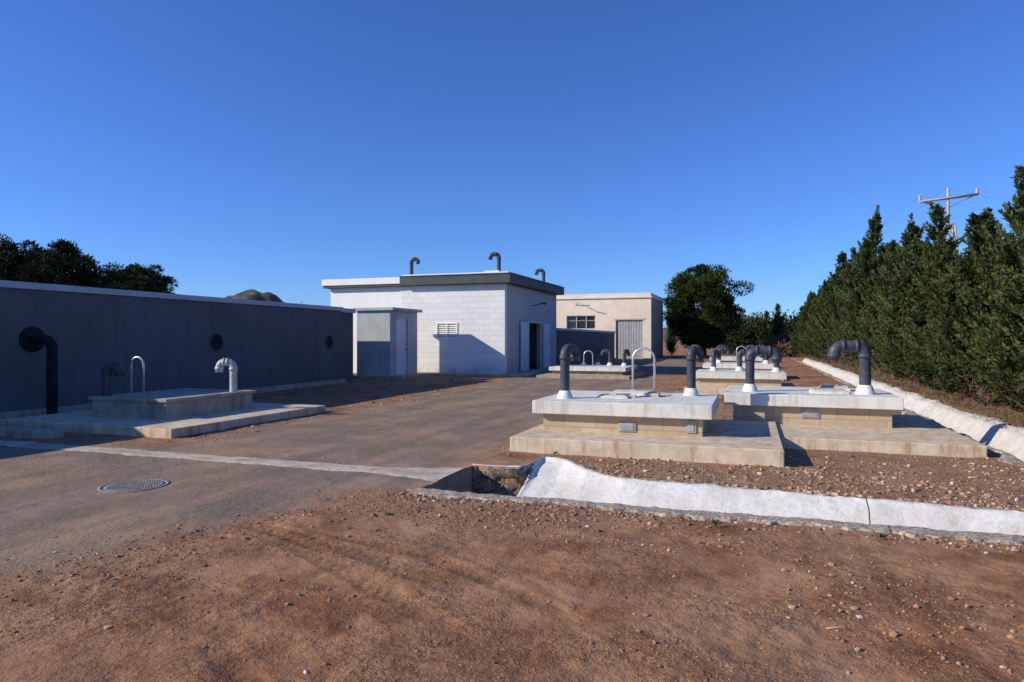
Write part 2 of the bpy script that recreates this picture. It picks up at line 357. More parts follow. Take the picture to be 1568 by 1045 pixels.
def ditch_front():
    xs=np.arange(-3.4,5.6,0.03)
    V=[];rub=[];rim=[]
    K=34
    for x in xs:
        fl=float(far_lip(x)); 
        pit=np.clip((-2.62-x)/0.12,0,1)
        ax=np.array([x]); o0=np.array([0.]); o5=np.array([5.])
        rag=0.12*vn(ax,o0,4,3)[0]+0.10*vn(ax,o0,11,8)[0]+.06*vn(ax,o0,27,8)[0]
        rag2=0.10*vn(ax,o5,4,3)[0]+0.08*vn(ax,o5,12,2)[0]+.05*vn(ax,o5,30,2)[0]
        g0=-0.02
        keys=[(6.40+rag,g0-0.06),(6.44+rag,g0+0.015),(6.60,g0+0.025),(6.68,-0.03),(6.82,-0.44),(7.0,-0.52),(7.30,-0.52)]
        if pit>0.5: keys+= [(7.9,-0.50),(fl-0.08,-0.40),(fl-0.03,-0.06),(fl+0.03,g0+0.01),(fl+0.08+rag2*.5,g0-0.05)]
        else: 
            rise=np.interp(x,[-2.6,-2.2,-1.6],[0.06,0.05,0.0])
            keys+= [(7.34,-0.42),(fl-0.12,-0.08+rise),(fl-0.04,g0-0.005+rise),(fl+0.02+rag2,g0+0.006+rise),(fl+0.08+rag2,g0-0.05)]
        t=np.linspace(0,len(keys)-1,K*2); tt=np.arange(len(keys))
        yy=np.interp(t,tt,[k[0] for k in keys]); zz=np.interp(t,tt,[k[1] for k in keys])
        for a,b in zip(yy,zz): V.append((x,a,b)); rub.append(pit); rim.append(1.0 if (a<6.72 or (a>fl+0.0 and pit<.5)) else 0.0)
    V=np.array(V); k2=K*2; rim=np.array(rim)
    rubv=np.array(rub)*(V[:,2]<-0.03)*(V[:,1]>6.9)
    V[:,2]+=0.016*fbm(V[:,0],V[:,1]+V[:,2]*2,3,3,2)+0.012*fbm(V[:,0],V[:,1]+V[:,2]*2,14,3,2)*(rim>0)
    V[:,1]+=0.022*fbm(V[:,0]*1.3,V[:,2]*3,2.5,3,4)+0.009*fbm(V[:,0],V[:,2]*1.5,14,3,5)
    V[:,1]+=np.where(rubv>0.5,0.16*fbm(V[:,0]*2,V[:,2]*4,3,3,6),0)
    n1=len(xs); i,j=np.meshgrid(np.arange(n1-1),np.arange(k2-1),indexing='ij')
    F=np.stack([i*k2+j,(i+1)*k2+j,(i+1)*k2+j+1,i*k2+j+1],-1).reshape(-1,4)
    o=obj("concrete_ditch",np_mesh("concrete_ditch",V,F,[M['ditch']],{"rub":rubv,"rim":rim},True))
    m=MB(); m.box(-3.55,-3.39,6.55,8.2,-0.7,-0.025); m.build("end_wall",[M['conc_old']],o,0.02)
ditch_front()
def ditch_side():
    ys=np.concatenate([np.arange(8.3,30,0.08),np.arange(30,62,0.4)]); V=[];rim=[]
    for y in ys:
        ay=np.array([y]); o0=np.array([0.])
        r=0.18*vn(o0,ay,2.2,3)[0]+.12*vn(o0,ay,7,3)[0]+.08*vn(o0,ay,19,3)[0]
        keys=[(3.18+r,-0.08),(3.22+r,-0.005),(3.38,0.005),(3.50,-0.10),(3.62,-0.30),(3.80,-0.34),(4.0,-0.28),(4.20,0.0),(4.36,0.05),(4.46+r,0.05),(4.54+r,-0.06)]
        t=np.linspace(0,len(keys)-1,41); tt=np.arange(len(keys))
        for a,b in zip(np.interp(t,tt,[k[0] for k in keys]),np.interp(t,tt,[k[1] for k in keys])): V.append((a,y,b)); rim.append(1.0 if (a<3.5 or a>4.36) else .3)
    V=np.array(V); V[:,2]+=0.06*fbm(V[:,0],V[:,1],1.5,3,2)+.02*fbm(V[:,0],V[:,1],12,3,2)
    k2=41; n1=len(ys); i,j=np.meshgrid(np.arange(n1-1),np.arange(k2-1),indexing='ij')
    F=np.stack([i*k2+j,(i+1)*k2+j,(i+1)*k2+j+1,i*k2+j+1],-1).reshape(-1,4)
    obj("concrete_ditch",np_mesh("concrete_ditch_side",V,F,[M['ditch']],{"rub":np.zeros(len(V)),"rim":np.array(rim)},True))
ditch_side()
def strip():
    xs=np.arange(-12.5,-3.38,0.03); V=[]; 
    for x in xs:
        ax=np.array([x]); o0=np.array([0.]); o3=np.array([3.])
        e=np.interp(x,[-4.4,-3.4],[0,0.40]); a=7.19+0.10*vn(ax,o0,2.5,1)[0]+.07*vn(ax,o0,11,1)[0]-e*0.6; b=7.66+0.10*vn(ax,o3,3,1)[0]+.07*vn(ax,o3,12,1)[0]+e
        for k,t in enumerate(np.linspace(0,1,8)):
            y=a+(b-a)*t; z=float(hfun(ax,np.array([y]))[0])
            V.append((x,y,z+(0.012 if 0<k<7 else -0.012)))
    V=np.array(V); n1=len(xs); i,j=np.meshgrid(np.arange(n1-1),np.arange(7),indexing='ij')
    F=np.stack([i*8+j,(i+1)*8+j,(i+1)*8+j+1,i*8+j+1],-1).reshape(-1,4)
    obj("concrete_strip",np_mesh("concrete_strip",V,F,[M['strip']],None,True))
strip()

# stones
ICO=bmesh.new(); bmesh.ops.create_icosphere(ICO,subdivisions=1,radius=1)
IV=np.array([v.co[:] for v in ICO.verts]); IF=np.array([[v.index for v in f.verts] for f in ICO.faces]); ICO.free()
def stones(name,px,py,sz,tone):
    pz=hfun(px,py)
    ok=~ditch_mask(px,py,-0.02); px,py,pz,sz,tone=px[ok],py[ok],pz[ok],sz[ok],tone[ok]; n=len(px)
    sc=sz[:,None]*R0.uniform(0.6,1.3,(n,3)); sc[:,2]*=0.65
    V=IV[None]*(1+R0.uniform(-0.25,0.25,(n,12,1)))*sc[:,None,:]
    a=R0.uniform(0,6.28,n); c,s=np.cos(a)[:,None],np.sin(a)[:,None]
    x=V[...,0]*c-V[...,1]*s; y=V[...,0]*s+V[...,1]*c
    V=np.stack([x+px[:,None],y+py[:,None],V[...,2]+(pz+sz*0.2)[:,None]],-1).reshape(-1,3)
    F=(IF[None]+12*np.arange(n)[:,None,None]).reshape(-1,3)
    rr=R0.random(n)
    rr=np.where(tone==2,0.34+0.3*rr,np.where(tone==1,0.12+0.86*rr,np.where(R0.random(n)<.45,.3+.4*rr,rr)))
    obj(name,np_mesh(name,V,F,[M['stone']],{"rnd_shade":np.repeat(rr,12)},False))
def expo(n,lo,sc,hi): return np.clip(lo+R0.exponential(sc,n),lo,hi)
P=[]
def add(x,y,s,t=0): P.append((x,y,s,np.full(len(x),t)))
n_=1300; add(R0.uniform(-5.5,3.5,n_),R0.uniform(2.1,6.4,n_),expo(n_,0.002,0.0028,0.020))
n_=15000; x=R0.uniform(-5.0,3.5,n_); y=R0.uniform(2.3,6.5,n_); k=(fbm(x,y,1.0,2,31)+R0.normal(0,.14,n_))>-0.02; add(x[k],y[k],expo(int(k.sum()),0.002,0.0027,0.018),2)
n_=2800; x=R0.uniform(-3.6,3.3,n_); add(x,6.42-np.abs(R0.normal(0,0.14,n_)),expo(n_,0.004,0.006,0.028))
n_=2200; y=R0.uniform(2.6,6.6,n_); xb=np.interp(y,[3.2,4.8,6.35],[-4.8,-4.4,-3.9]); add(xb+R0.normal(0.25,0.45,n_),y,expo(n_,0.003,0.004,0.020))
n_=1100; x=R0.uniform(0.2,3.2,n_); add(x,R0.normal(4.9,0.6,n_)-0.25*x,expo(n_,0.003,0.005,0.024))
n_=1300; add(R0.normal(-1.6,0.9,n_),R0.normal(5.8,0.28,n_),expo(n_,0.004,0.005,0.028))
n_=2600; add(R0.uniform(-2.4,3.2,n_),R0.uniform(7.6,9.35,n_),expo(n_,0.004,0.007,0.034),1)
n_=2600; add(R0.uniform(0.3,3.4,n_),R0.uniform(7.6,11.4,n_),expo(n_,0.004,0.007,0.038),1)
n_=700; x=R0.uniform(-2.2,3.2,n_); add(x,far_lip(x)+0.04+np.abs(R0.normal(0,.06,n_)),expo(n_,0.006,0.009,0.034),1)
n_=1000; add(R0.uniform(-3.2,3.2,n_),R0.uniform(11,24,n_),expo(n_,0.01,0.010,0.05),1)
n_=900; add(R0.uniform(-13,-8.3,n_),R0.uniform(8,26,n_),expo(n_,0.01,0.010,0.05),1)
n_=600; add(R0.uniform(-8.8,-7.9,n_),R0.uniform(8,28,n_),expo(n_,0.008,0.008,0.03),1)
n_=400; add(R0.uniform(-3.7,-3.0,n_),R0.uniform(8.4,20,n_),expo(n_,0.006,0.008,0.03),1)
n_=500; add(R0.uniform(-12,-3.4,n_),R0.uniform(7.0,8.0,n_),expo(n_,0.003,0.005,0.02))
px,py,ps,pt=[np.concatenate([p[i] for p in P]) for i in range(4)]
m_=(vn(px,py,2.3,4)+vn(px,py,0.9,2)*0.8+R0.normal(0,0.25,len(px)))>-0.10
stones("gravel",px[m_],py[m_],ps[m_],pt[m_])

# ------------------------------------------------------------------ pipes / rails
def gooseneck(loc,h,ang,span,r,pipe,collar=True,drop=0.10):
    L=Vector(loc); D=Vector((math.cos(ang),math.sin(ang),0)); Zv=Vector((0,0,1)); B=D.cross(Zv)
    m=MB(); R=min(span/2*0.98,r*1.5); rs=[(L,Zv,r),(L+Zv*(h-R),Zv,r)]
    for i in range(1,9):
        a=math.pi/2*i/8; rs.append((L+Zv*(h-R+R*math.sin(a))+D*(R*(1-math.cos(a))), Zv*math.cos(a)+D*math.sin(a), r))
    for i in range(0,9):
        a=math.pi/2*i/8; rs.append((L+Zv*(h-R+R*math.cos(a))+D*(span-R+R*math.sin(a)), D*math.cos(a)-Zv*math.sin(a), r))
    end=L+D*span+Zv*(h-R-drop); rs.append((end,-Zv,r)); rs.append((end,-Zv,r*0.84)); 
    m.rings(rs,0,18,B,False,False)
    m.rings([(end,-Zv,r*0.84),(end+Zv*0.12,-Zv,r*0.84)],2,18,B,False,True)
    def sock(p,t,l): 
        t=Vector(t); m.rings([(p-t*l/2,t,r*1.0),(p-t*l/2,t,r*1.14),(p+t*l/2,t,r*1.14),(p+t*l/2,t,r*1.0)],0,18,B)
    sock(L+Zv*(h-R-0.03),Zv,r*0.9); sock(L+D*span+Zv*(h-R-0.02),-Zv,r*0.8)
    if span>2*R+0.05: sock(L+D*R+Zv*h,D,r*0.6); sock(L+D*(span-R)+Zv*h,D,r*0.6)
    if collar:
        m.rings([(L,Zv,r*1.75),(L+Zv*0.03,Zv,r*1.65),(L+Zv*r*1.6,Zv,r*1.18),(L+Zv*(r*1.7),Zv,r*1.0)],1,18,B)
    return m.build("vent_pipe",[pipe,M['collar'],M['black']])
def hoop(x0,x1,y,z0,z1,r=0.021):
    R=(x1-x0)/2; c=(x0+x1)/2; pts=[(x0,y,z0),(x0,y,z1-R)]
    for i in range(1,14):
        a=math.pi*i/14; pts.append((c-R*math.cos(a),y,z1-R+R*math.sin(a)))
    pts+=[(x1,y,z1-R),(x1,y,z0)]
    m=MB(); m.tube(pts,r,0,10,(0,1,0))
    for x in (x0,x1): m.rings([((x,y,z0),(0,0,1),r*2.4),((x,y,z0+0.012),(0,0,1),r*2.4)],0,12,None,False,True)
    return m.build("ladder_handrail",[M['steel']])

# ------------------------------------------------------------------ right tanks
def tank(x0,x1,y0,y1,zs,zt,step=None,stepz=0.2,inset=0.14,mats=None,plates=()):
    e=empty("concrete_tank")
    box("cover_slab",x0,x1,y0,y1,zs,zt,M['slab'],e,0.012)
    box("wall",x0+inset,x1-inset,y0+inset,y1-inset,-0.1,zs-0.002,M['blocktan'] if not mats else mats,e,0.008)
    if step: box("base_step",*step,-0.15,stepz,M['conc_tan'] if not mats else mats,e,0.015)
    for (px_,z0,z1,w_) in plates:
        MB().box(px_-w_/2,px_+w_/2,y0+inset-0.02,y0+inset+0.002,z0,z1).box(px_-w_/2+.03,px_+w_/2-.03,y0+inset-0.028,y0+inset-0.019,z0+.02,z1-.02).build("vent_plate",[M['plate']],e,0.004)
    return e
def lid(cx,cy,z,wx,wy,e,t=0.05,mat=None):
    m=MB(); m.box(cx-wx/2,cx+wx/2,cy-wy/2,cy+wy/2,z-0.01,z+t*0.6,0); m.box(cx-wx/2+.03,cx+wx/2-.03,cy-wy/2+.03,cy+wy/2-.03,z+t*0.6-.002,z+t,1)
    m.box(cx-.06,cx+.06,cy-wy/2+.06,cy-wy/2+.08,z+t,z+t+.02,1)
    m.build("access_hatch",[M['slab'],mat or M['concrete']],e,0.006)
ZT=0.655
t1=tank(-3.2,-0.52,10.08,12.35,0.455,ZT,(-3.3,0.4,9.32,12.6),0.19,plates=((-1.75,0.22,0.36,0.26),(-0.82,0.24,0.42,0.14)))
lid(-2.1,11.1,ZT,0.5,0.5,t1); lid(-1.9,11.75,ZT,0.7,0.35,t1,0.07)
MB().box(-1.62,-1.42,11.3,11.5,ZT-.005,ZT+.06).box(-1.95,-1.75,11.0,11.08,ZT-.005,ZT+.05).build("block_offcut",[M['concrete']],t1,0.01)
t2=tank(-0.44,2.33,12.5,14.7,0.455,ZT,(0.42,3.05,10.95,15.0),0.14,plates=((0.95,0.26,0.43,0.28),))
lid(1.3,13.3,ZT,0.6,0.6,t2,0.06); lid(1.45,13.9,ZT,0.5,0.4,t2,0.09)
gooseneck((-2.82,10.62,ZT),0.80,math.radians(66),0.27,0.075,M['pipe'])
gooseneck((-0.95,11.85,ZT),0.77,math.radians(66),0.29,0.075,M['pipe'])
gooseneck((-0.02,13.2,ZT),0.74,math.radians(5),0.46,0.080,M['pipe'])
gooseneck((1.86,13.15,ZT),0.83,math.radians(188),0.50,0.094,M['pipe'])
hoop(-1.98,-1.60,12.15,ZT,1.44)
t3=tank(-1.7,1.0,21.8,24.2,0.40,0.58,(-1.9,1.3,21.0,24.6),0.15)
gooseneck((-1.15,23.2,0.58),0.62,math.radians(70),0.3,0.075,M['pipe'])
gooseneck((-0.35,23.4,0.58),0.62,math.radians(5),0.42,0.08,M['pipe'])
gooseneck((0.75,23.0,0.58),0.66,math.radians(185),0.42,0.08,M['pipe'])
t4=tank(-1.9,0.9,29.5,32,0.4,0.58,(-2.1,1.2,28.8,32.4),0.15)
gooseneck((-1.3,30.6,0.58),0.6,math.radians(5),0.4,0.085,M['pipe']); gooseneck((0.6,30.6,0.58),0.7,math.radians(185),0.4,0.085,M['pipe'])
hoop(-0.6,-0.2,31.5,0.58,1.3)
t5=tank(0.2,2.4,17.8,19.6,0.16,0.30,(0.0,2.6,17.2,19.9),0.06); lid(1.2,18.6,0.30,0.8,0.7,t5)
t6=tank(-2.2,0.6,40,43,0.4,0.6); gooseneck((-1.8,41,0.6),0.6,0.1,0.4,0.085,M['pipe']); gooseneck((0.2,41,0.6),0.6,3.2,0.4,0.085,M['pipe'])
t7=tank(-8.2,-4.9,28.2,31.4,0.26,0.42,(-8.5,-4.6,27.4,32),0.1,mats=M['conc_old'])
for xx,yy,aa in ((-7.2,30.4,0.1),(-6.6,30.7,1.2),(-6.0,30.5,3.2),(-5.3,30.2,1.2)): gooseneck((xx,yy,0.42),0.66,aa,0.34,0.08,M['pipe'])
hoop(-6.9,-6.5,29.2,0.42,1.1)

# ------------------------------------------------------------------ left tank
e=empty("concrete_tank")
box("base_step",-13.0,-8.95,8.7,13.0,-0.15,0.13,M['conc_tan'],e,0.015)
m=MB(); m.box(-12.0,-10.15,9.75,12.05,0.12,0.44); m.build("wall",[M['conc_old']],e,0.012)
m=MB(); m.box(-12.05,-10.10,9.70,9.95,0.44,0.50).box(-12.05,-10.10,11.85,12.10,0.44,0.50).box(-12.05,-11.8,9.95,11.85,0.44,0.50).box(-10.35,-10.10,9.95,11.85,0.44,0.50); m.build("cover_slab",[M['conc_old']],e,0.01)
m=MB(); m.box(-11.78,-11.1,9.97,11.83,0.44,0.47).box(-11.08,-10.37,9.97,11.83,0.44,0.475); m.build("grating_cover",[M['plate']],e,0.006)
gooseneck((-10.28,11.62,0.50),0.62,math.radians(198),0.30,0.075,M['pipe_lt'],collar=False)
gooseneck((-11.85,9.95,0.50),0.60,math.radians(20),0.24,0.085,M['pipe'],collar=False)
hoop(-11.62,-11.30,10.3,0.5,1.25)
box("kerb",-16,-10.75,7.95,8.25,-0.1,0.11,M['conc_old'],None,0.04)

# ------------------------------------------------------------------ left tank wall
e=empty("tank_wall")
box("wall",-26,-14.4,-8,21.9,-0.2,2.66,M['tankpaint'],e)
for k in range(8):
    y0=-8+k*3.75; MB().box(-14.7,-14.34,y0,min(y0+3.74,21.95),2.66,2.80).build("coping",[M['coping']],e,0.01)
box("wall_end",-26,-14.85,21.9,23.4,-0.2,2.64,M['tankpaint'],e)
MB().box(-15.2,-14.75,21.97,23.45,2.64,2.80).build("coping_end",[M['coping']],e,0.01)
box("footing",-14.4,-14.2,-8,21.9,-0.1,0.12,M['conc_old'],e,0.01)
def disc(y,z,r,e):
    m=MB(); X_=(1,0,0); x=-14.4
    m.rings([((x,y,z),X_,r*1.15),((x+.03,y,z),X_,r*1.15),((x+.03,y,z),X_,r),((x+.012,y,z),X_,r),],0,24,(0,1,0))
    m.rings([((x+.012,y,z),X_,r),((x+.013,y,z),X_,r*.3)],1,24,(0,1,0),False,True)
    m.build("round_port",[M['fascia'],M['black']],e)
disc(15.6,1.52,0.22,e); disc(21.1,1.50,0.22,e)
m=MB(); m.rings([((-14.4,10.3,1.6),(1,0,0),.27),((-14.36,10.3,1.6),(1,0,0),.27),((-14.36,10.3,1.6),(1,0,0),.12)],0,24,(0,1,0))
rs=[((-14.36,10.3,1.6),(1,0,0),.1)]
for i in range(9):
    a=math.pi/2*i/8; rs.append(((-14.02+.22*math.sin(a),10.3,1.38+.22*math.cos(a)),(math.cos(a),0,-math.sin(a)),.1))
rs.append(((-13.8,10.3,0.0),(0,0,-1),.1)); m.rings(rs,0,18,(0,1,0)); m.build("drain_pipe",[M['black']],e)

# ------------------------------------------------------------------ hut
e=empty("utility_hut")
hx0,hx1,hy0,hy1=-15.4,-13.85,24.55,26.95
MB().box(hx0,hx1,hy0,hy0+.15,0,2.78).box(hx1-.15,hx1,hy0+.15,25.0,0,2.78).box(hx1-.15,hx1,26.1,hy1,0,2.78).box(hx1-.15,hx1,25.0,26.1,2.52,2.78).box(hx0,hx1-.15,hy1-.15,hy1,0,2.78).box(hx0,hx0+.15,hy0+.15,hy1-.15,0,2.78).build("walls",[M['hut']],e)
box("roof",hx0-.12,hx1+.2,hy0-.12,hy1+.12,2.78,2.90,M['hut'],e,0.01)
MB().box(-13.93,-13.89,25.05,26.05,.12,2.47,0).box(-13.88,-13.835,25.0,25.05,.12,2.52,1).box(-13.88,-13.835,26.05,26.1,.12,2.52,1).box(-13.88,-13.835,25.05,26.05,2.47,2.52,1).box(-13.89,-13.86,25.9,25.98,1.15,1.2,2).build("door",[M['door'],M['coping'],M['black']],e)
box("plinth",-15.7,-13.2,24.35,27.25,-0.1,0.12,M['conc_old'],e,0.015)

# ------------------------------------------------------------------ main building
e=empty("pump_building")
xl,xr,yf_,yb=-19.15,-10.2,28.2,36.6
m=MB(); H=4.05
m.box(xl,-15.3,yf_,yf_+.25,0,H,1)
m.box(-15.3,-13.5,yf_-.03,yf_+.25,0,H,0); m.box(-13.5,-12.45,yf_-.03,yf_+.25,0,1.62,0); m.box(-13.5,-12.45,yf_-.03,yf_+.25,2.36,H,0)
m.box(-12.45,xr,yf_-.03,yf_+.25,0,H,0)
m.box(xr-.25,xr-.002,yf_+.25,31.4,0,H,2); m.box(xr-.25,xr-.002,31.4,33.7,2.48,H,2); m.box(xr-.25,xr-.002,33.7,yb,0,H,2)
m.box(xl,xr-.25,yb-.25,yb,0,H,0); m.box(xl,xl+.25,yf_+.25,yb-.25,0,H,1)
m.build("walls",[M['block'],M['white'],M['block_shaded']],e)
box("floor",xl,xr-.26,yf_+.25,yb-.25,0,0.08,M['conc_old'],e)
box("partition",-13,-12.9,yf_+.3,yb-.3,0.08,H,M['tankpaint'],e)
MB().box(-15.2,-9.85,27.85,36.95,4.07,4.46).build("fascia",[M['fascia']],e,0.01)
MB().box(-15.22,-9.82,27.82,36.98,4.46,4.50).build("coping",[M['fascia']],e,0.005)
MB().box(-15.15,-9.95,27.95,36.85,4.50,4.56).build("roof_upstand",[M['white']],e,0.01)
MB().box(-19.4,-15.23,27.95,36.9,4.05,4.16).build("fascia_side",[M['fascia']],e,0.01)
MB().box(-19.45,-15.23,27.9,36.95,4.16,4.46).build("parapet",[M['white']],e,0.02)
m=MB()
m.box(-13.5,-13.44,yf_-.06,yf_+.05,1.62,2.36).box(-12.51,-12.45,yf_-.06,yf_+.05,1.62,2.36).box(-13.44,-12.51,yf_-.06,yf_+.05,2.30,2.36).box(-13.44,-12.51,yf_-.06,yf_+.05,1.62,1.68).box(-13.0,-12.95,yf_-.05,yf_+.05,1.68,2.30)
for k in range(7):
    z=1.69+k*.088
    for a,b in ((-13.44,-13.0),(-12.95,-12.51)):
        b0=len(m.v); m.v+=[(a,yf_-.05,z-.012),(b,yf_-.05,z-.012),(b,yf_+.02,z+.055),(a,yf_+.02,z+.055)]; m.f.append((b0,b0+1,b0+2,b0+3)); m.m.append(0); m.sm.append(False)
m.box(-13.44,-12.51,yf_+.06,yf_+.08,1.68,2.30,1)
m.build("louvre_vent",[M['white'],M['plate']],e)
def leaf(y0,y1,name,tilt):
    m=MB(); m.box(-10.19+tilt,-10.14+tilt,y0,y1,.12,2.42,0); m.box(-10.14+tilt,-10.128+tilt,y0+.12,y1-.12,.3,1.2,0); m.box(-10.14+tilt,-10.128+tilt,y0+.12,y1-.12,1.35,2.28,0)
    m.build(name,[M['door']],e,0.005)
leaf(30.15,31.32,"door_leaf_a",0.05); leaf(33.78,34.95,"door_leaf_b",0.05)
MB().box(-10.26,-10.15,31.4,31.47,.1,2.48).box(-10.26,-10.15,33.63,33.7,.1,2.48).box(-10.26,-10.15,31.47,33.63,2.41,2.48).build("door_frame",[M['door']],e)
box("walkway",-14.4,-9.3,27.3,28.15,-0.1,0.10,M['conc_old'],e,0.02); box("doorstep",-10.18,-9.3,28.17,36.6,-0.1,0.10,M['conc_old'],e,0.02)
MB().tube([(-10.2,32.2,3.25),(-10.0,32.2,3.3),(-9.7,32.2,3.38)],.025,0,8).tube([(-9.72,32.2,3.375),(-9.5,32.2,3.36)],[.04,.07],0,10).build("wall_lamp",[M['fascia']],e)
gooseneck((-15.0,28.6,4.48),0.86,math.radians(0),0.34,0.085,M['pipe'],False)
gooseneck((-10.75,28.9,4.56),0.88,math.radians(195),0.38,0.09,M['pipe'],False)
gooseneck((-10.35,34.6,4.56),0.68,math.radians(195),0.38,0.09,M['pipe'],False)
MB().box(-11.3,-10.6,28.5,29.1,4.56,4.68).build("roof_curb",[M['slab']],e,.01)
e=empty("tank_wall")
box("wall",-18,-10.25,37.0,54.0,-0.2,2.10,M['tankpaint'],e); MB().box(-18.05,-10.18,36.98,54.06,2.10,2.24).build("coping",[M['coping']],e,.01)
# ------------------------------------------------------------------ beige building
e=empty("storage_building")
y0,y1=56.3,64.3; m=MB(); Hh=5.0
m.box(-20,-14.8,y0,y0+.3,0,Hh); m.box(-14.8,-12.3,y0,y0+.3,0,2.45); m.box(-14.8,-12.3,y0,y0+.3,3.6,Hh); m.box(-12.3,-10.6,y0,y0+.3,0,Hh)
m.box(-10.6,-8.35,y0,y0+.3,3.2,Hh); m.box(-8.35,-7.7,y0,y0+.3,0,Hh)
m.box(-8.0,-7.7,y0+.3,y1,0,Hh,1); m.box(-20,-8.0,y1-.3,y1,0,Hh); m.box(-20,-19.7,y0+.3,y1-.3,0,Hh)
m.build("walls",[M['beige'],M['beige_shaded']],e)
MB().box(-20.15,-7.6,56.18,64.4,5.0,5.10).build("roof_slab",[M['slab']],e,.02); MB().box(-20.0,-7.7,56.3,64.3,5.10,5.42).build("parapet",[M['beige']],e,.02)
m=MB(); m.box(-14.8,-12.3,y0+.2,y0+.22,2.45,3.6,1)
for x in (-14.8,-14.0,-13.15,-12.38): m.box(x,x+.08,y0+.1,y0+.19,2.45,3.6,0)
m.box(-14.72,-12.38,y0+.11,y0+.18,2.45,2.53,0); m.box(-14.72,-12.38,y0+.11,y0+.18,3.52,3.6,0); m.box(-14.72,-12.38,y0+.12,y0+.17,3.15,3.2,0)
m.build("window",[M['frame'],M['glass']],e)
m=MB(); m.box(-10.6,-9.5,y0+.12,y0+.18,0,3.2,0); m.box(-9.48,-8.35,y0+.12,y0+.18,0,3.2,0)
for k in range(10): m.box(-10.5+k*.22,-10.46+k*.22,y0+.10,y0+.125,0.1,3.1,0)
m.build("door",[M['bdoor']],e)
MB().box(-10.75,-8.2,y0-.03,y0-.002,3.2,3.32).build("lintel",[M['frame']],e)
MB().tube([(-14.0,56.3,4.5),(-13.7,56.0,4.72),(-13.1,55.7,4.45),(-12.6,55.6,4.4)],.035,0,8).build("wall_lamp",[M['plate']],e)

# ------------------------------------------------------------------ manhole
m=MB(); c=(-6.45,5.76); z=float(hfun(np.array([c[0]]),np.array([c[1]]))[0])+0.002; U=(0,0,1)
def P3(dz): return (c[0],c[1],z+dz)
m.rings([(P3(-.02),U,.36),(P3(.009),U,.352),(P3(.009),U,.315),(P3(-.003),U,.312)],0,40)
m.rings([(P3(-.003),U,.314),(P3(-.003),U,.305),(P3(.007),U,.30),(P3(.007),U,.255),(P3(.004),U,.25),(P3(.004),U,.05)],0,40,None,False,True)
for i in range(-6,7):
    for j in range(-6,7):
        x=i*.038;y=j*.038
        if math.hypot(x,y)<.245: m.box(c[0]+x-.011,c[0]+x+.011,c[1]+y-.011,c[1]+y+.011,z+.003,z+.009,0)
m.build("manhole_cover",[M['iron']])

# ------------------------------------------------------------------ vegetation
def rdir(n,rng): v=rng.normal(size=(n,3)); return v/np.linalg.norm(v,axis=1,keepdims=True)
def blades(P,D,L,W,rng):
    n=len(P); D=D/np.linalg.norm(D,axis=1,keepdims=True); S=np.cross(D,rdir(n,rng)); S/=np.linalg.norm(S,axis=1,keepdims=True)+1e-9
    L=L[:,None];W=W[:,None]
    V=np.stack([P,P+D*L*.5+S*W*.5,P+D*L,P+D*L*.5-S*W*.5],1).reshape(-1,3)
    F=np.arange(4*n).reshape(-1,4); return V,F
def trunk(h,r,rng,lean=0.2,limbs=(),n=8):
    m=MB(); pts=[];rr=[]
    for i in range(8):
        t=i/7; pts.append((lean*math.sin(t*2.2)*h*.08+rng.normal(0,.015),lean*math.cos(t*3)*h*.05,t*h-0.1)); rr.append(r*(1-.82*t)*(1.25 if i==0 else 1))
    m.tube(pts,rr,0,n)
    for (a,b) in limbs:
        a=Vector(a);b=Vector(b); mid=(a+b)/2+Vector((0,0,-.08*(b-a).length)); m.tube([a,mid,b],[r*.42,r*.3,r*.1],0,6)
    V=np.array(m.v); F=[f for f in m.f if len(f)==4]
    return V,np.array(F)
def treemesh(name,parts,mats):
    Vs=[];Fs=[];mi=[];rn=[];o=0
    for V,F,k,r in parts:
        Vs.append(V);Fs.append(F+o);mi.append(np.full(len(F),k));rn.append(r);o+=len(V)
    return np_mesh(name,np.concatenate(Vs),np.concatenate(Fs),mats,{"rnd_shade":np.concatenate(rn)},False,np.concatenate(mi))
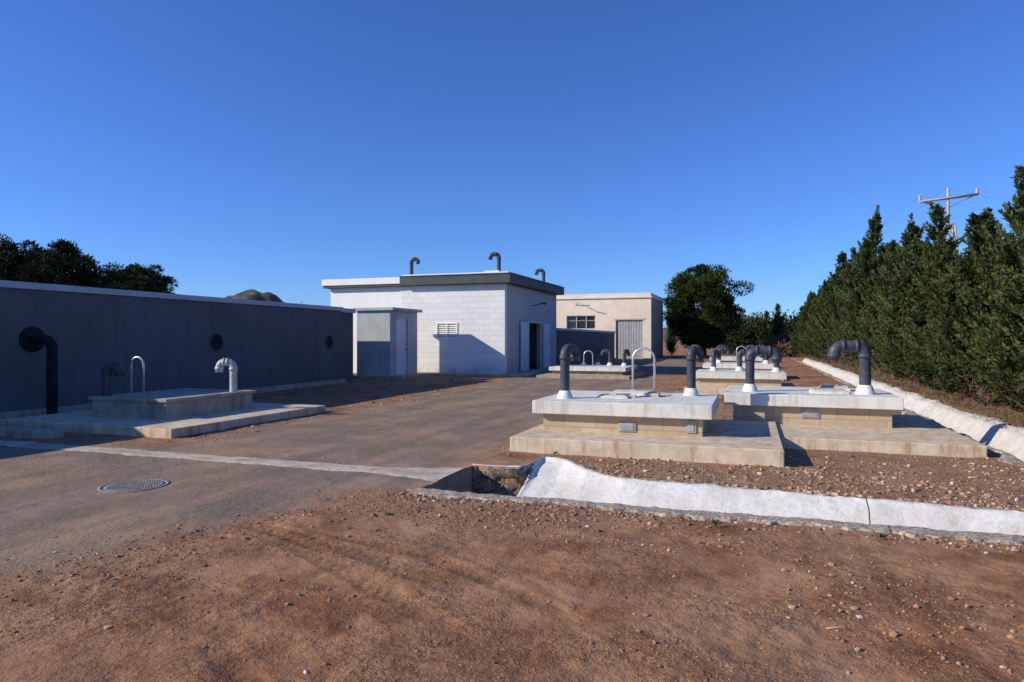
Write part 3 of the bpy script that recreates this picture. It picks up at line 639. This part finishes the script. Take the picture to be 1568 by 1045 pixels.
def cypress(seed,H=6.0,R=1.3):
    rng=np.random.default_rng(seed); Pp=[];Dd=[];Ll=[];Rn=[]
    cones=[(0,0,0.15,H,R,150)]
    for k in range(rng.integers(2,5)):
        a=rng.uniform(0,6.28); q=rng.uniform(.35,.75); cones.append((math.cos(a)*q,math.sin(a)*q,rng.uniform(.3,1.0),H*rng.uniform(.45,.80),R*.5,45))
    for cx,cy,zb,zt,rad,nb in cones:
        for b in range(nb):
            t=rng.random()**1.0*.985; az=rng.uniform(0,6.28); big=rng.random()<.25
            rr=rad*((1-t)**.9)*(rng.uniform(1.1,1.5) if big else rng.uniform(.5,1.05))+.09
            rr*= (0.72+0.28*min(1,t*6)); z0=zb+(zt-zb)*t
            k=5+int(rr*9); s=np.linspace(.15,1,k); up=rng.uniform(.4,1.0)
            wob=rng.normal(0,.12)
            pts=np.stack([cx+np.cos(az+wob*s)*rr*s,cy+np.sin(az+wob*s)*rr*s,z0+rr*(.15*s+up*s*s)],1)
            tan=np.stack([np.full(k,np.cos(az)),np.full(k,np.sin(az)),.15+2*up*s],1)
            q=12; br=rng.random(); wdt=(.085*(1.15-s))[:,None]
            P_=np.repeat(pts,q,0)+rng.normal(0,1,(k*q,3))*np.repeat(wdt,q,0)*.8; D_=np.repeat(tan,q,0)*.7+rdir(k*q,rng)*.6+np.array([0,0,.25])
            Pp.append(P_);Dd.append(D_);Ll.append(rng.uniform(.07,.17,k*q));Rn.append(np.clip(.45*br+.6*np.repeat(s,q)**1.5+rng.normal(0,.12,k*q)-.05,0,1))  # random tone plus painted inner shade: dark near the stem, lighter at tips
        k=110; s=rng.random(k); ln=rng.uniform(.5,.9); bx,by=rng.normal(0,.08,2); Pp.append(np.stack([cx+bx*s+rng.normal(0,.055,k)*(1.25-s),cy+by*s+rng.normal(0,.055,k)*(1.25-s),zt-.5+s*ln],1)); Dd.append(rdir(k,rng)*.6+np.array([0,0,.8])); Ll.append(rng.uniform(.07,.17,k)); Rn.append(.4+.6*rng.random(k))
    P_=np.concatenate(Pp);D_=np.concatenate(Dd);L_=np.concatenate(Ll);r_=np.concatenate(Rn)
    V,F=blades(P_,D_,L_,L_*rng.uniform(.24,.42,len(L_)),rng)
    k=700; a=rng.uniform(0,6.28,k); rr=rng.uniform(.1,1.0,k); Pd=np.stack([np.cos(a)*rr,np.sin(a)*rr,rng.uniform(.03,1.1,k)],1)
    V2,F2=blades(Pd,rdir(k,rng)+np.array([0,0,.3]),rng.uniform(.15,.4,k),np.full(k,.014),rng)
    V3,F3=trunk(H*.9,.10,rng,.1)
    return treemesh("cypress_tree",[(V,F,0,np.repeat(r_,4)),(V2,F2,1,rng.random(len(V2))),(V3,F3,2,np.zeros(len(V3)))],[M['cyp'],M['dry'],M['bark']])
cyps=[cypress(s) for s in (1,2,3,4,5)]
rng=np.random.default_rng(5)
HY=[11,14,16.5,18.35,20.5,22.5,24.7,27,29.3,33,36.9,40,43.5,47.3,51,56,64,71]
HH=[5.2,5.0,4.9,5.7,5.0,4.6,6.0,5.4,6.2,5.9,7.9,6.6,6.4,7.3,6.2,6.2,5.8,5.3]
def hgt(y): return float(np.interp(y,HY,HH))
ys=[11.6,13.0,14.3,15.7,17.0,18.35,19.6,20.7,22.0,23.4,24.7,26.1,27.6,29.3,31.0,32.6,34.0,35.4,36.9,38.6,40.3,42.0,43.8,45.5,47.3,49.2,51,52.8,54.6,56.5,58.4,60.3,62.2,64,66,68,70]
peak={18.35,24.7,29.3,36.9,47.3,20.7,43.8,56.5}
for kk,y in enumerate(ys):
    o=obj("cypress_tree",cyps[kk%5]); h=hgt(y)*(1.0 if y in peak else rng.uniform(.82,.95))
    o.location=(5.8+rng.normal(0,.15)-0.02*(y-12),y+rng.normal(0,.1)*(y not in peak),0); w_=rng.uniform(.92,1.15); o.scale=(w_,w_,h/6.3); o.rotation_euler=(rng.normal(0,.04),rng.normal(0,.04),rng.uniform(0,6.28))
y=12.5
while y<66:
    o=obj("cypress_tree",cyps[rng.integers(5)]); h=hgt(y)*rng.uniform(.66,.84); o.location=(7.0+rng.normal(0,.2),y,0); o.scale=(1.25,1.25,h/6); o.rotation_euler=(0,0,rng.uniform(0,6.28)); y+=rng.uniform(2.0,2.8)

def pine(seed,h,rx,zc,rz,mat,nclump=75,cr=.75,per=260,name="pine_tree",inner=.45):
    rng=np.random.default_rng(seed); C=[]
    while len(C)<nclump:
        v=rng.uniform(-1,1,3); q=np.linalg.norm(v)
        if q>1 or q<inner: continue
        C.append((v[0]*rx*(1+.1*rng.normal()),v[1]*rx,zc+v[2]*rz))
    C=np.array(C); sz=rng.uniform(.6,1.15,len(C))*cr; Pp=[];Dd=[];Rn=[]
    for c_,s_ in zip(C,sz):
        d=rdir(per,rng); r=rng.uniform(.35,1,per)[:,None]; p=c_+d*r*s_*np.array([1,1,.6]); Pp.append(p); Dd.append(d+np.array([0,0,.35])+rdir(per,rng)*.4); b=rng.random(); Rn.append(np.clip(.4*b+.5*(d[:,2]*.5+.5)*r[:,0]+rng.normal(0,.1,per),0,1))  # random tone plus light painted onto the upper, outer needles of each clump
    P_=np.concatenate(Pp);D_=np.concatenate(Dd);n=len(P_);L_=rng.uniform(.12,.28,n)*(cr/.75)**.5
    V,F=blades(P_,D_,L_,L_*.36,rng)
    limbs=[((0,0,h*rng.uniform(.15,.5)),tuple(C[i])) for i in rng.integers(0,len(C),14)]
    V3,F3=trunk(h*.8,h*.028,rng,.3,limbs)
    return treemesh(name,[(V,F,0,np.repeat(np.concatenate(Rn),4)),(V3,F3,1,np.zeros(len(V3)))],[mat,M['bark']])
o=obj("pine_tree",pine(24,9.0,3.3,4.7,3.9,M['pine'],120,1.05,560,inner=.45)); o.location=(-4.3,67.4,0)
dk=[pine(31,8,2.7,5.7,2.1,M['pine_dk'],70,.8,330),pine(32,8,3.1,5.5,2.3,M['pine_dk'],75,.85,330)]
for i,(x,y_,s_) in enumerate(((-53,31.5,1.05),(-50.5,34,1.10),(-48.0,36.2,1.12),(-45.6,40.8,.86),(-43.2,38.6,.93),(-57,28,1.1),(-55,38,1.05),(-60,24,1.08),(-63,30,1.2))):
    o=obj("pine_tree",dk[i%2]); o.location=(x,y_,0); o.scale=(s_,s_,s_); o.rotation_euler=(0,0,i*1.3)
for (x,y_,h,wd) in ((-7.4,69,5.6,.6),(2.6,74,5.4,.9),(1.6,77,4.8,.9)):
    o=obj("cypress_tree",cyps[1]); o.location=(x,y_,0); o.scale=(wd,wd,h/6.3)
rng=np.random.default_rng(77); Vs=[];Fs=[];Rs=[];o_=0
for k in range(170):
    if k<80: x=rng.uniform(-3,7); y_=rng.uniform(76,84); hh=rng.uniform(3.0,5.2)
    else: x=rng.uniform(-2,42); y_=rng.uniform(80,98); hh=rng.uniform(2.2,3.8)
    n=260; d=rdir(n,rng); c=np.array([x,y_,hh*.45]); p=c+d*rng.uniform(.4,1,n)[:,None]*np.array([1.3,1.3,hh*.5])
    L_=rng.uniform(.2,.42,n); V,F=blades(p,d+rdir(n,rng)*.6,L_,L_*.4,rng); Vs.append(V);Fs.append(F+o_);o_+=len(V);Rs.append(np.clip(np.repeat(rng.random()*.5+.4*(d[:,2]*.5+.5),4),0,1))  # random tone per crown plus painted top light, paler towards the top
obj("distant_trees",np_mesh("distant_trees",np.concatenate(Vs),np.concatenate(Fs),[M['pine_dk']],{"rnd_shade":np.concatenate(Rs)}))
Vs=[];Fs=[];Rs=[];o_=0
for k in range(26):
    x=rng.uniform(1.5,5); y_=rng.uniform(66,74); hh=rng.uniform(1.0,2.2); n=300; d=rdir(n,rng); p=np.array([x,y_,hh*.45])+d*rng.uniform(.3,1,n)[:,None]*np.array([.8,.8,hh*.5]); L_=rng.uniform(.2,.4,n)
    V,F=blades(p,d+np.array([0,0,.6])+rdir(n,rng)*.5,L_,L_*.2,rng); Vs.append(V);Fs.append(F+o_);o_+=len(V);Rs.append(rng.random(len(V)))
obj("dry_shrubs",np_mesh("dry_shrubs",np.concatenate(Vs),np.concatenate(Fs),[M['dry']],{"rnd_shade":np.concatenate(Rs)}))
Vs=[];Fs=[];Rs=[];o_=0
for k in range(420):
    x=rng.normal(4.85,.22); y_=rng.uniform(11,45)**1.0; n=14; p=np.array([x,y_,0.0])+rng.normal(0,.06,(n,3))*np.array([1,1,0]); L_=rng.uniform(.06,.22,n)
    V,F=blades(p,np.array([0,0,1.])+rdir(n,rng)*.7,L_,np.full(n,.012),rng); Vs.append(V);Fs.append(F+o_);o_+=len(V);Rs.append(rng.random(len(V)))
obj("dry_grass",np_mesh("dry_grass",np.concatenate(Vs),np.concatenate(Fs),[M['dry']],{"rnd_shade":np.concatenate(Rs)}))
m=MB()
for (x,y_,a_,l_) in ((2.05,4.75,-.5,.42),(2.2,4.9,-.3,.25),(-3.9,4.9,.6,.14),(0.4,4.2,.2,.12)):
    p0=np.array([x,y_]); p1=p0+np.array([math.cos(a_),math.sin(a_)])*l_; pm=(p0+p1)/2+np.array([.01,.02])
    m.tube([(q[0],q[1],float(hfun(np.array([q[0]]),np.array([q[1]]))[0])+.012) for q in (p0,pm,p1)],[.004,.0035,.002],0,5)
m.build("dry_stick",[M['frame']])
Vs=[];Fs=[];Rs=[];o_=0
for (x,y_) in ((2.0,6.15),(2.12,6.1),(-0.3,6.2),(1.0,6.22),(2.6,6.2),(-2.6,9.25)):
    n=22; p=np.array([x,y_,-0.01])+rng.normal(0,.015,(n,3))*np.array([1,1,0]); L_=rng.uniform(.02,.06,n)
    V,F=blades(p,np.array([0,0,.8])+rdir(n,rng)*.8,L_,L_*.3,rng); Vs.append(V);Fs.append(F+o_);o_+=len(V);Rs.append(rng.random(len(V)))
obj("weeds",np_mesh("weeds",np.concatenate(Vs),np.concatenate(Fs),[M['pine']],{"rnd_shade":np.concatenate(Rs)}))

# hills
n = N("hill_scrub"); n.rough(1); c=n.mix(n.ramp(n.noise(0.05,6,0.7),0.4,0.6),(0.05,0.065,0.04),(0.16,0.13,0.09)); n.color(c); M['hill']=n.m
def hill(cx,cy,w_,h,seed):
    g=np.linspace(-1,1,70); A,B=np.meshgrid(g,g,indexing='ij'); a=A.ravel();b=B.ravel(); r=np.hypot(a,b)
    z=h*np.clip(1-r**1.6,0,1)**1.2*(1+.25*fbm(a*3,b*3,1,3,seed))+ h*.05*fbm(a*20,b*20,1,3,seed)*(r<.95)
    V=np.stack([cx+a*w_,cy+b*w_,z-1.5],1); i,j=np.meshgrid(np.arange(69),np.arange(69),indexing='ij')
    F=np.stack([i*70+j,(i+1)*70+j,(i+1)*70+j+1,i*70+j+1],-1).reshape(-1,4)
    obj("hill",np_mesh("hill",V,F,[M['hill']],None,True))
def atcam(px_,d): a=d*(px_-784)/1045; return a*.9438-d*.3305, a*.3305+d*.9438
x,y_=atcam(385,620); hill(x,y_,80,45,1)
x,y_=atcam(1130,900); hill(x,y_,170,34,2)
x,y_=atcam(1400,1100); hill(x,y_,330,30,3)

# pylon
m=MB(); PX,PY=10.9,46.2
def leg(z): return max(.16,.75-.055*z)
zs=[0,1.5,2.9,4.2,5.4,6.5,7.5,8.3]
for sx in (-1,1):
    for sy in (-1,1):
        m.tube([(PX+sx*leg(z),PY+sy*leg(z),z) for z in zs],.05,0,4)
for a,b in zip(zs[:-1],zs[1:]):
    for s in (-1,1):
        la,lb=leg(a),leg(b)
        m.tube([(PX-la,PY+s*la,a),(PX+lb,PY+s*lb,b)],.03,0,4); m.tube([(PX+la,PY+s*la,a),(PX-lb,PY+s*lb,b)],.03,0,4)
        m.tube([(PX+s*la,PY-la,a),(PX+s*lb,PY+lb,b)],.03,0,4); m.tube([(PX+s*la,PY+la,a),(PX+s*lb,PY-lb,b)],.03,0,4)
        m.tube([(PX-lb,PY+s*lb,b),(PX+lb,PY+s*lb,b)],.03,0,4)
m.tube([(PX,PY,8.2),(PX,PY,10.2)],.08,0,6)
for s in (-.12,.12): m.tube([(PX-1.5,PY+s,9.75),(PX+1.5,PY+s,10.0)],.055,0,4)
m.tube([(PX-1.4,PY,9.75),(PX,PY,9.3),(PX+1.4,PY,10.0)],.035,0,4)
for dx,z in ((-1.45,9.8),(0,10.15),(1.45,10.0)):
    m.rings([((PX+dx,PY,z),(0,0,1),.05),((PX+dx,PY,z+.1),(0,0,1),.10),((PX+dx,PY,z+.16),(0,0,1),.06),((PX+dx,PY,z+.24),(0,0,1),.10),((PX+dx,PY,z+.36),(0,0,1),.03)],0,8,None,False,True)
m.build("power_pylon",[weathered("galvanised_steel",(0.38,0.34,0.29),(0.48,0.44,0.39),3,.6,.1,20)])
m=MB(); tx,ty=atcam(1150,300)
for dx,z in ((-1.45,10.1),(0,10.5),(1.45,10.3)):
    for tgt in ((45+dx,30+dx,2),(tx+dx*2,ty,13.6)):
        pts=[]
        for i in range(21):
            t=i/20; pts.append((PX+dx+(tgt[0]-PX-dx)*t,PY+(tgt[1]-PY)*t,z+(tgt[2]-z)*t-4*t*(1-t)*2.0))
        m.tube(pts,.0055,0,4)
m.build("power_lines",[M['fascia']])
x,y_=atcam(462,60); MB().tube([(x,y_,0),(x,y_,5.0)],[.06,.04],0,8).build("pole",[M['plate']])
